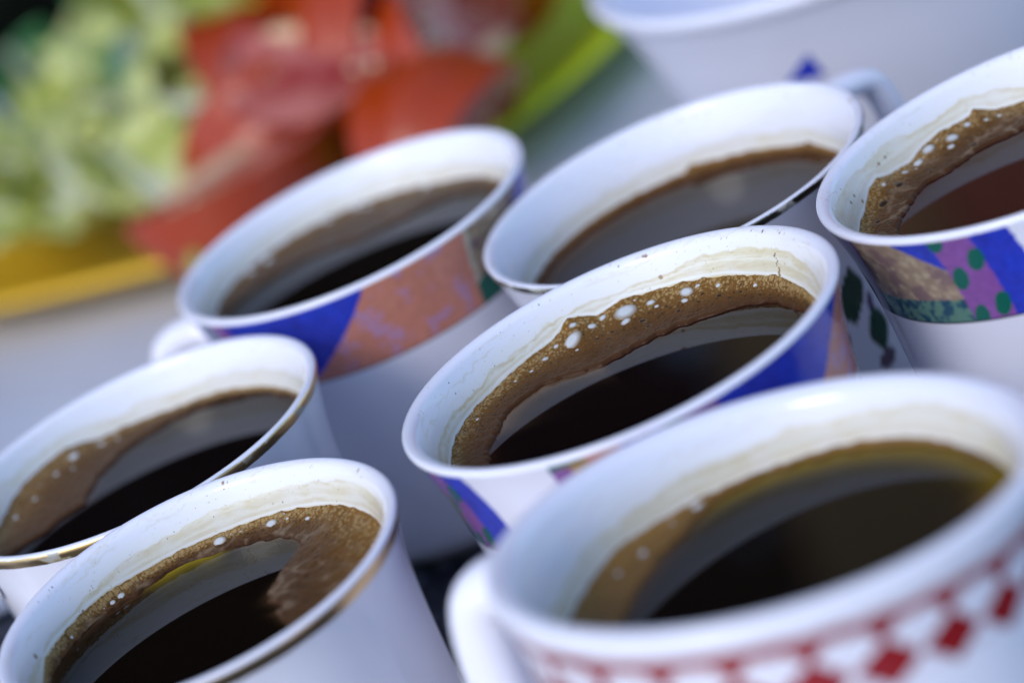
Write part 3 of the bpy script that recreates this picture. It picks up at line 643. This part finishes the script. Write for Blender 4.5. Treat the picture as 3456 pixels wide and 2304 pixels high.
# ------------------------------------------------------------------ salad
SKIN = mat('tomato_skin', (.33, .034, .002), .28, sss=.15, ssr=(.006, .0015, .0006)); add_bump(SKIN, 300, .1)
FLESH = mat('tomato_flesh', (.62, .14, .085), .22, sss=.3, ssr=(.006, .002, .001)); nz = add_bump(FLESH, 350, .5, .0006)
n_ = FLESH.node_tree.nodes; L_ = FLESH.node_tree.links
r = n_.new('ShaderNodeValToRGB'); r.color_ramp.elements[0].position = .38; r.color_ramp.elements[0].color = (.27, .020, .012, 1); r.color_ramp.elements[1].position = .68; r.color_ramp.elements[1].color = (.44, .14, .11, 1)
n3 = n_.new('ShaderNodeTexNoise'); n3.inputs['Scale'].default_value = 60; tc = n_.new('ShaderNodeTexCoord'); L_.new(tc.outputs['Object'], n3.inputs['Vector']); L_.new(n3.outputs['Fac'], r.inputs[0]); L_.new(r.outputs[0], n_['Principled BSDF'].inputs['Base Color'])
SEED = mat('tomato_seed', (.72, .58, .32), .3)
CORE = mat('tomato_core', (.60, .38, .22), .3)
def tomato(name_label, x, y, z, rz, roll, size=1.0, span=62, yaw=0):
    """wedge cut from a tomato: skin outside, two cut faces meeting along the core"""
    t = empty('tomato_wedge', None, name_label, 'tomato', 'tomato wedges heaped on the platter',
              mat=Matrix.Translation(Vector((x*MM, y*MM, z*MM+ZT)))@Matrix.Rotation(math.radians(rz), 4, 'Z')@Matrix.Rotation(math.radians(yaw), 4, 'Y')@Matrix.Rotation(math.radians(roll), 4, 'X'))
    RT = 30*size; hs = math.radians(span/2); V = []
    nu, nv = 26, 16
    for i in range(nu):
        th = math.pi*i/(nu-1)
        for j in range(nv):
            f = -hs+2*hs*j/(nv-1); lob = 1+.03*math.cos(5*f*2)
            V.append((RT*math.cos(th)*.92, RT*math.sin(th)*math.sin(f)*lob, RT*math.sin(th)*math.cos(f)*lob))
    V = np.array(V)+(noise(np.array(V), .08, int(abs(x))+3)[:, None]-.5)*1.5
    V[:, 2] -= RT*.5
    mesh('skin', V, grid(nu, nv), SKIN, t)
    for sgn in (-1, 1):
        W = []; m_ = 12
        for i in range(nu):
            edge = V[i*nv+(0 if sgn < 0 else nv-1)]
            axis = np.array([edge[0], 0, -RT*.5])
            for j in range(m_):
                k = j/(m_-1); p = axis*(1-k)+edge*k
                dent = 2.6*size*math.sin(math.pi*min(k*1.15, 1))**2*(.55+.45*math.sin(i/(nu-1)*math.pi*3))*(1 if 2 < i < nu-3 else 0)
                W.append(p-np.array([0, sgn*math.cos(hs), -math.sin(hs)])*dent)
        mesh('flesh', W, grid(nu, m_) if sgn > 0 else grid(nu, m_)[:, ::-1], FLESH, t)
        rs_ = random.Random(int(x*7+y+sgn))
        SV = []; SF = []
        for q in range(14):
            th = rs_.uniform(.7, 2.4); k = rs_.uniform(.35, .75); rad = RT*math.sin(th)*k
            cpos = np.array([RT*math.cos(th)*.9, sgn*rad*math.sin(hs), rad*math.cos(hs)-RT*.5])-np.array([0, sgn*math.cos(hs), -math.sin(hs)])*1.2
            b0 = len(SV); d = [(2, 0, 0), (-2, 0, 0), (0, .7, 0), (0, -.7, 0), (0, 0, 1.2), (0, 0, -1.2)]
            for e in d: SV.append(cpos+np.array(e))
            for f3 in ((0, 2, 4), (2, 1, 4), (1, 3, 4), (3, 0, 4), (2, 0, 5), (1, 2, 5), (3, 1, 5), (0, 3, 5)): SF.append(tuple(b0+v for v in f3))
        so_ = mesh('seed', SV, SF, SEED, t); so_['kind'] = 'stuff'
    W = []
    for i in range(12):
        k = i/11*2-1; rr = 3.4*size*math.sqrt(max(0, 1-k*k))
        for j in range(8):
            a = j*math.pi/4; W.append((k*RT*.6, rr*math.cos(a)*.8, -RT*.5+rr*math.sin(a)*.9+.8))
    mesh('core', W, np.array([[i*8+j, i*8+(j+1) % 8, (i+1)*8+(j+1) % 8, (i+1)*8+j] for i in range(11) for j in range(8)]), CORE, t)
TOM = [
 ('tomato wedge lying lowest at the front left of the heap with its cut side up', -40, 632, -38, 28, 118, 1.05, 0),
 ('tomato wedge lying flesh up just behind the front left wedge', -28, 660, -34, 10, 70, 1.0, 8),
 ('tomato wedge with its pale core facing the cups, in the middle of the heap', -18, 652, -25, -40, 150, .95, 10),
 ('glossy orange red tomato wedge with its skin up on top of the heap', -2, 668, -16, 60, -20, 1.0, -10),
 ('orange red tomato wedge standing at the left end of the heap against the lettuce', -32, 712, -28, 80, 20, 1.05, 20),
 ('tomato wedge skin up at the right front of the heap, just over the banded cup', 6, 624, -36, 50, 10, 1.0, 0),
 ('tomato wedge with a pink cut side at the far right by the lime edge', 25, 684, -26, 55, 120, .95, 0),
 ('tomato wedge with a pink cut side at the back of the heap', 4, 712, -10, 10, 100, 1.0, 0),
 ('tomato wedge leaning between the top one and the right front one', 12, 655, -26, 65, -60, 1.0, 5),
 ('tomato wedge half buried at the back right of the heap', 29, 718, -24, -20, 60, 1.0, 0),
 ('pink fleshed tomato wedge at the far right end of the heap, under the bowl rim', 34, 698, -26, 30, 110, 1.0, 0),
 ('tomato wedge lying highest at the back right, cut off by the top of the photo', 30, 748, -14, 40, 80, 1.1, 0),
]
for (lb, x, y, z, rz, roll, sz, yaw) in TOM: tomato(lb, x, y, z, rz, roll, sz, 70, yaw)

def leaf_mat(name, c0, c1):
    M = mat(name, c0, .38, sss=.25, ssr=(.002, .003, .001)); n = M.node_tree.nodes; L = M.node_tree.links
    add_bump(M, 220, .5, .0008)
    nz = n.new('ShaderNodeTexNoise'); nz.inputs['Scale'].default_value = 34; nz.inputs['Detail'].default_value = 4
    tc = n.new('ShaderNodeTexCoord'); L.new(tc.outputs['Object'], nz.inputs['Vector'])
    r = n.new('ShaderNodeValToRGB'); r.color_ramp.elements[0].position = .4; r.color_ramp.elements[0].color = (*c0, 1); r.color_ramp.elements[1].position = .62; r.color_ramp.elements[1].color = (*c1, 1)
    L.new(nz.outputs['Fac'], r.inputs[0]); L.new(r.outputs[0], n['Principled BSDF'].inputs['Base Color']); return M
PALE = leaf_mat('pale_lettuce', (.36, .39, .07), (.58, .60, .26)); MIDG = leaf_mat('yellow_green_lettuce', (.17, .19, .008), (.30, .33, .04)); DARKG = leaf_mat('dark_green_leaf', (.012, .09, .025), (.03, .18, .05))
WHT = leaf_mat('white_rib', (.46, .48, .27), (.60, .61, .45))
CUCP = mat('cucumber_peel', (.03, .12, .03), .3); CUCF = leaf_mat('cucumber_flesh', (.55, .64, .40), (.72, .76, .60))
def lettuce(label, x, y, z, rz, tilt, w, l, material, curl=.5, seed=1):
    t = empty('lettuce_leaf', None, label, 'lettuce', 'lettuce leaves and pieces on the platter',
              mat=Matrix.Translation(Vector((x*MM, y*MM, z*MM+ZT)))@Matrix.Rotation(math.radians(rz), 4, 'Z')@Matrix.Rotation(math.radians(tilt), 4, 'X'))
    nu, nv = 40, 24; V = []
    for i in range(nu):
        for j in range(nv):
            u = i/(nu-1)*2-1; v = j/(nv-1)*2-1
            ww = w*(1-.35*abs(v)**3); ed = abs(u)**2
            V.append((u*ww, v*l, curl*w*.6*u*u+3.2*ed*math.sin(v*9+seed+u*3)+2*ed*math.sin(v*21+seed*2)+1.5*math.sin(u*4+seed)))
    o = mesh('blade', V, grid(nu, nv), material, t)
    s_ = o.modifiers.new('thick', 'SOLIDIFY'); s_.thickness = .0009
    W = []
    for i in range(16):
        v = i/15*2-1; rr = 2.6*(1-.35*(v+1)/2)
        for j in range(10):
            a = j*2*math.pi/10; W.append((rr*math.cos(a)*1.3, v*l*.96, rr*math.sin(a)*.7-.4+1.5*math.sin(seed)))
    mesh('rib', W, np.array([[i*10+j, i*10+(j+1) % 10, (i+1)*10+(j+1) % 10, (i+1)*10+j] for i in range(15) for j in range(10)]), WHT, t)
LET = [
 ('pale lettuce leaf hanging over the left front edge of the platter', -96, 692, -34, 62, 8, 20, 24, PALE, .3, 1),
 ('yellow green lettuce leaf with a dark fold, left of the tomatoes', -90, 712, -30, 20, 20, 20, 24, MIDG, .8, 2),
 ('whitish lettuce leaf at the far left rim of the platter', -106, 732, -32, -20, 12, 18, 24, PALE, .6, 3),
 ('small dark green leaf at the back left of the salad', -93, 778, -24, 30, 60, 13, 15, DARKG, .4, 4),
 ('pale lettuce leaf standing highest at the back left', -72, 790, -30, 70, 20, 18, 20, PALE, .7, 5),
 ('pale lettuce leaf in the middle of the greens', -70, 728, -22, -35, 15, 22, 28, PALE, .5, 6),
 ('bright green lettuce leaf behind the greens, beside the tomatoes', -52, 775, -18, 15, 25, 18, 30, MIDG, .6, 7),
 ('long pale lettuce leaf touching the left tomato wedges', -58, 705, -26, 50, 10, 18, 26, PALE, .5, 8),
 ('yellow green lettuce piece under the pale leaves in the middle', -76, 700, -38, -10, 5, 20, 22, MIDG, .3, 9),
 ('pale lettuce leaf at the back of the platter', -44, 826, -26, 80, 20, 18, 22, PALE, .5, 10),
 ('dark green frilly piece peeping out at the back of the greens', -70, 842, -24, 10, 30, 10, 12, DARKG, .5, 11),
]
for a in LET: lettuce(*a)
def cucumber(label, x, y, z, rz, tl, r=17):
    t = empty('cucumber_slice', None, label, 'cucumber', 'cucumber slices among the lettuce',
              mat=Matrix.Translation(Vector((x*MM, y*MM, z*MM+ZT)))@Matrix.Rotation(math.radians(rz), 4, 'Z')@Matrix.Rotation(math.radians(tl), 4, 'X'))
    N = 40; pr = [(.01, 3), (r*.5, 2.7), (r-.9, 3.0), (r-.9, -3), (.01, -3)]
    lathe('flesh', pr[::-1], CUCF, t, N); lathe('peel', [(r-.85, -3), (r-.1, -2.9), (r, -2), (r, 2), (r-.1, 2.9), (r-.85, 3.0)], CUCP, t, N)
for a in [('cucumber slice standing on edge among the pale leaves', -62, 735, -24, 70, 75, 13)]: cucumber(*a)
lettuce('small whitish lettuce piece in front of the lowest tomato wedge, by the yellow edge', -52, 620, -44, 40, 15, 7, 10, PALE, .6, 14)
lettuce('pale crumpled lettuce piece in the gap between the long leaf and the yellow green one', -66, 672, -32, 25, 25, 15, 18, PALE, .7, 12)
lettuce('small pale lettuce curl at the far left, above the folded leaf', -104, 716, -24, 60, 30, 13, 16, PALE, .9, 13)

# ------------------------------------------------------------------ beyond the table
GR = mat('dark_ground', (.05, .05, .055), .9); add_bump(GR, 60, .4, .004)
g = mesh('ground', [(-60000, -60000, 0), (60000, -60000, 0), (60000, 60000, 0), (-60000, 60000, 0)], [(0, 1, 2, 3)], GR, smooth=False); props(g, 'dark asphalt ground below the table', kind='structure')
BARK = mat('hedge_stem', (.03, .022, .015), .9); HL = mat('hedge_leaf', (.010, .014, .009), .8); HL.node_tree.nodes['Principled BSDF'].inputs['Specular IOR Level'].default_value = .1
hedge = empty('hedge', (-1.2, 2.8, 0), 'tall dark hedge standing beyond the far edge of the table', 'hedge')
N = 26000; cen = np.stack([rng.uniform(-2600, 1380, N), rng.uniform(-260, 260, N), rng.uniform(20, 3900, N)], 1)
cen[:, 1] *= (1-.3*rng.random(N)); d1 = rng.normal(size=(N, 3)); d1 /= np.linalg.norm(d1, axis=1)[:, None]; d2 = np.cross(d1, rng.normal(size=(N, 3))); d2 /= np.linalg.norm(d2, axis=1)[:, None]
sz = rng.uniform(35, 75, N)[:, None]
LV = np.stack([cen-d1*sz, cen+d2*sz*.5, cen+d1*sz, cen-d2*sz*.5], 1).reshape(-1, 3)
lf = mesh('foliage', LV, np.arange(4*N).reshape(-1, 4), HL, hedge); lf['kind'] = 'stuff'
box('core', -2560, 1340, -60, 60, 0, 3850, HL, hedge, 0)  # solid dark slab added inside the foliage so no sky shows through
for q in range(9):
    x = -2400+q*430; W = []
    for i in range(10):
        for j in range(8): W.append((x+30*math.sin(i*.9+q)+(34-2.5*i)*math.cos(j*math.pi/4), (34-2.5*i)*math.sin(j*math.pi/4), i*400))
    mesh('trunk', W, np.array([[i*8+j, i*8+(j+1) % 8, (i+1)*8+(j+1) % 8, (i+1)*8+j] for i in range(9) for j in range(8)]), BARK, hedge)
PLA = mat('tan_plaster', (.34, .25, .13), .85); add_bump(PLA, 30, .5, .004)
BRK = mat('red_brown_boards', (.34, .11, .07), .7); add_bump(BRK, 40, .4, .003)
wl = empty('house_wall', (.2, 2.5, 0), 'tan plastered house wall beyond the table, seen mirrored in the coffee', 'wall')
box('plaster', -12, 230, 0, 200, 0, 4200, PLA, wl, 4)
sh = empty('wooden_shed', (.4315, 2.5, 0), 'red brown wooden shed beside the tan wall, seen mirrored in the coffee', 'shed')
for q in range(12): box('board', 4+q*150, 150+q*150, 0, 60, 0, 4000, BRK, sh, 3)
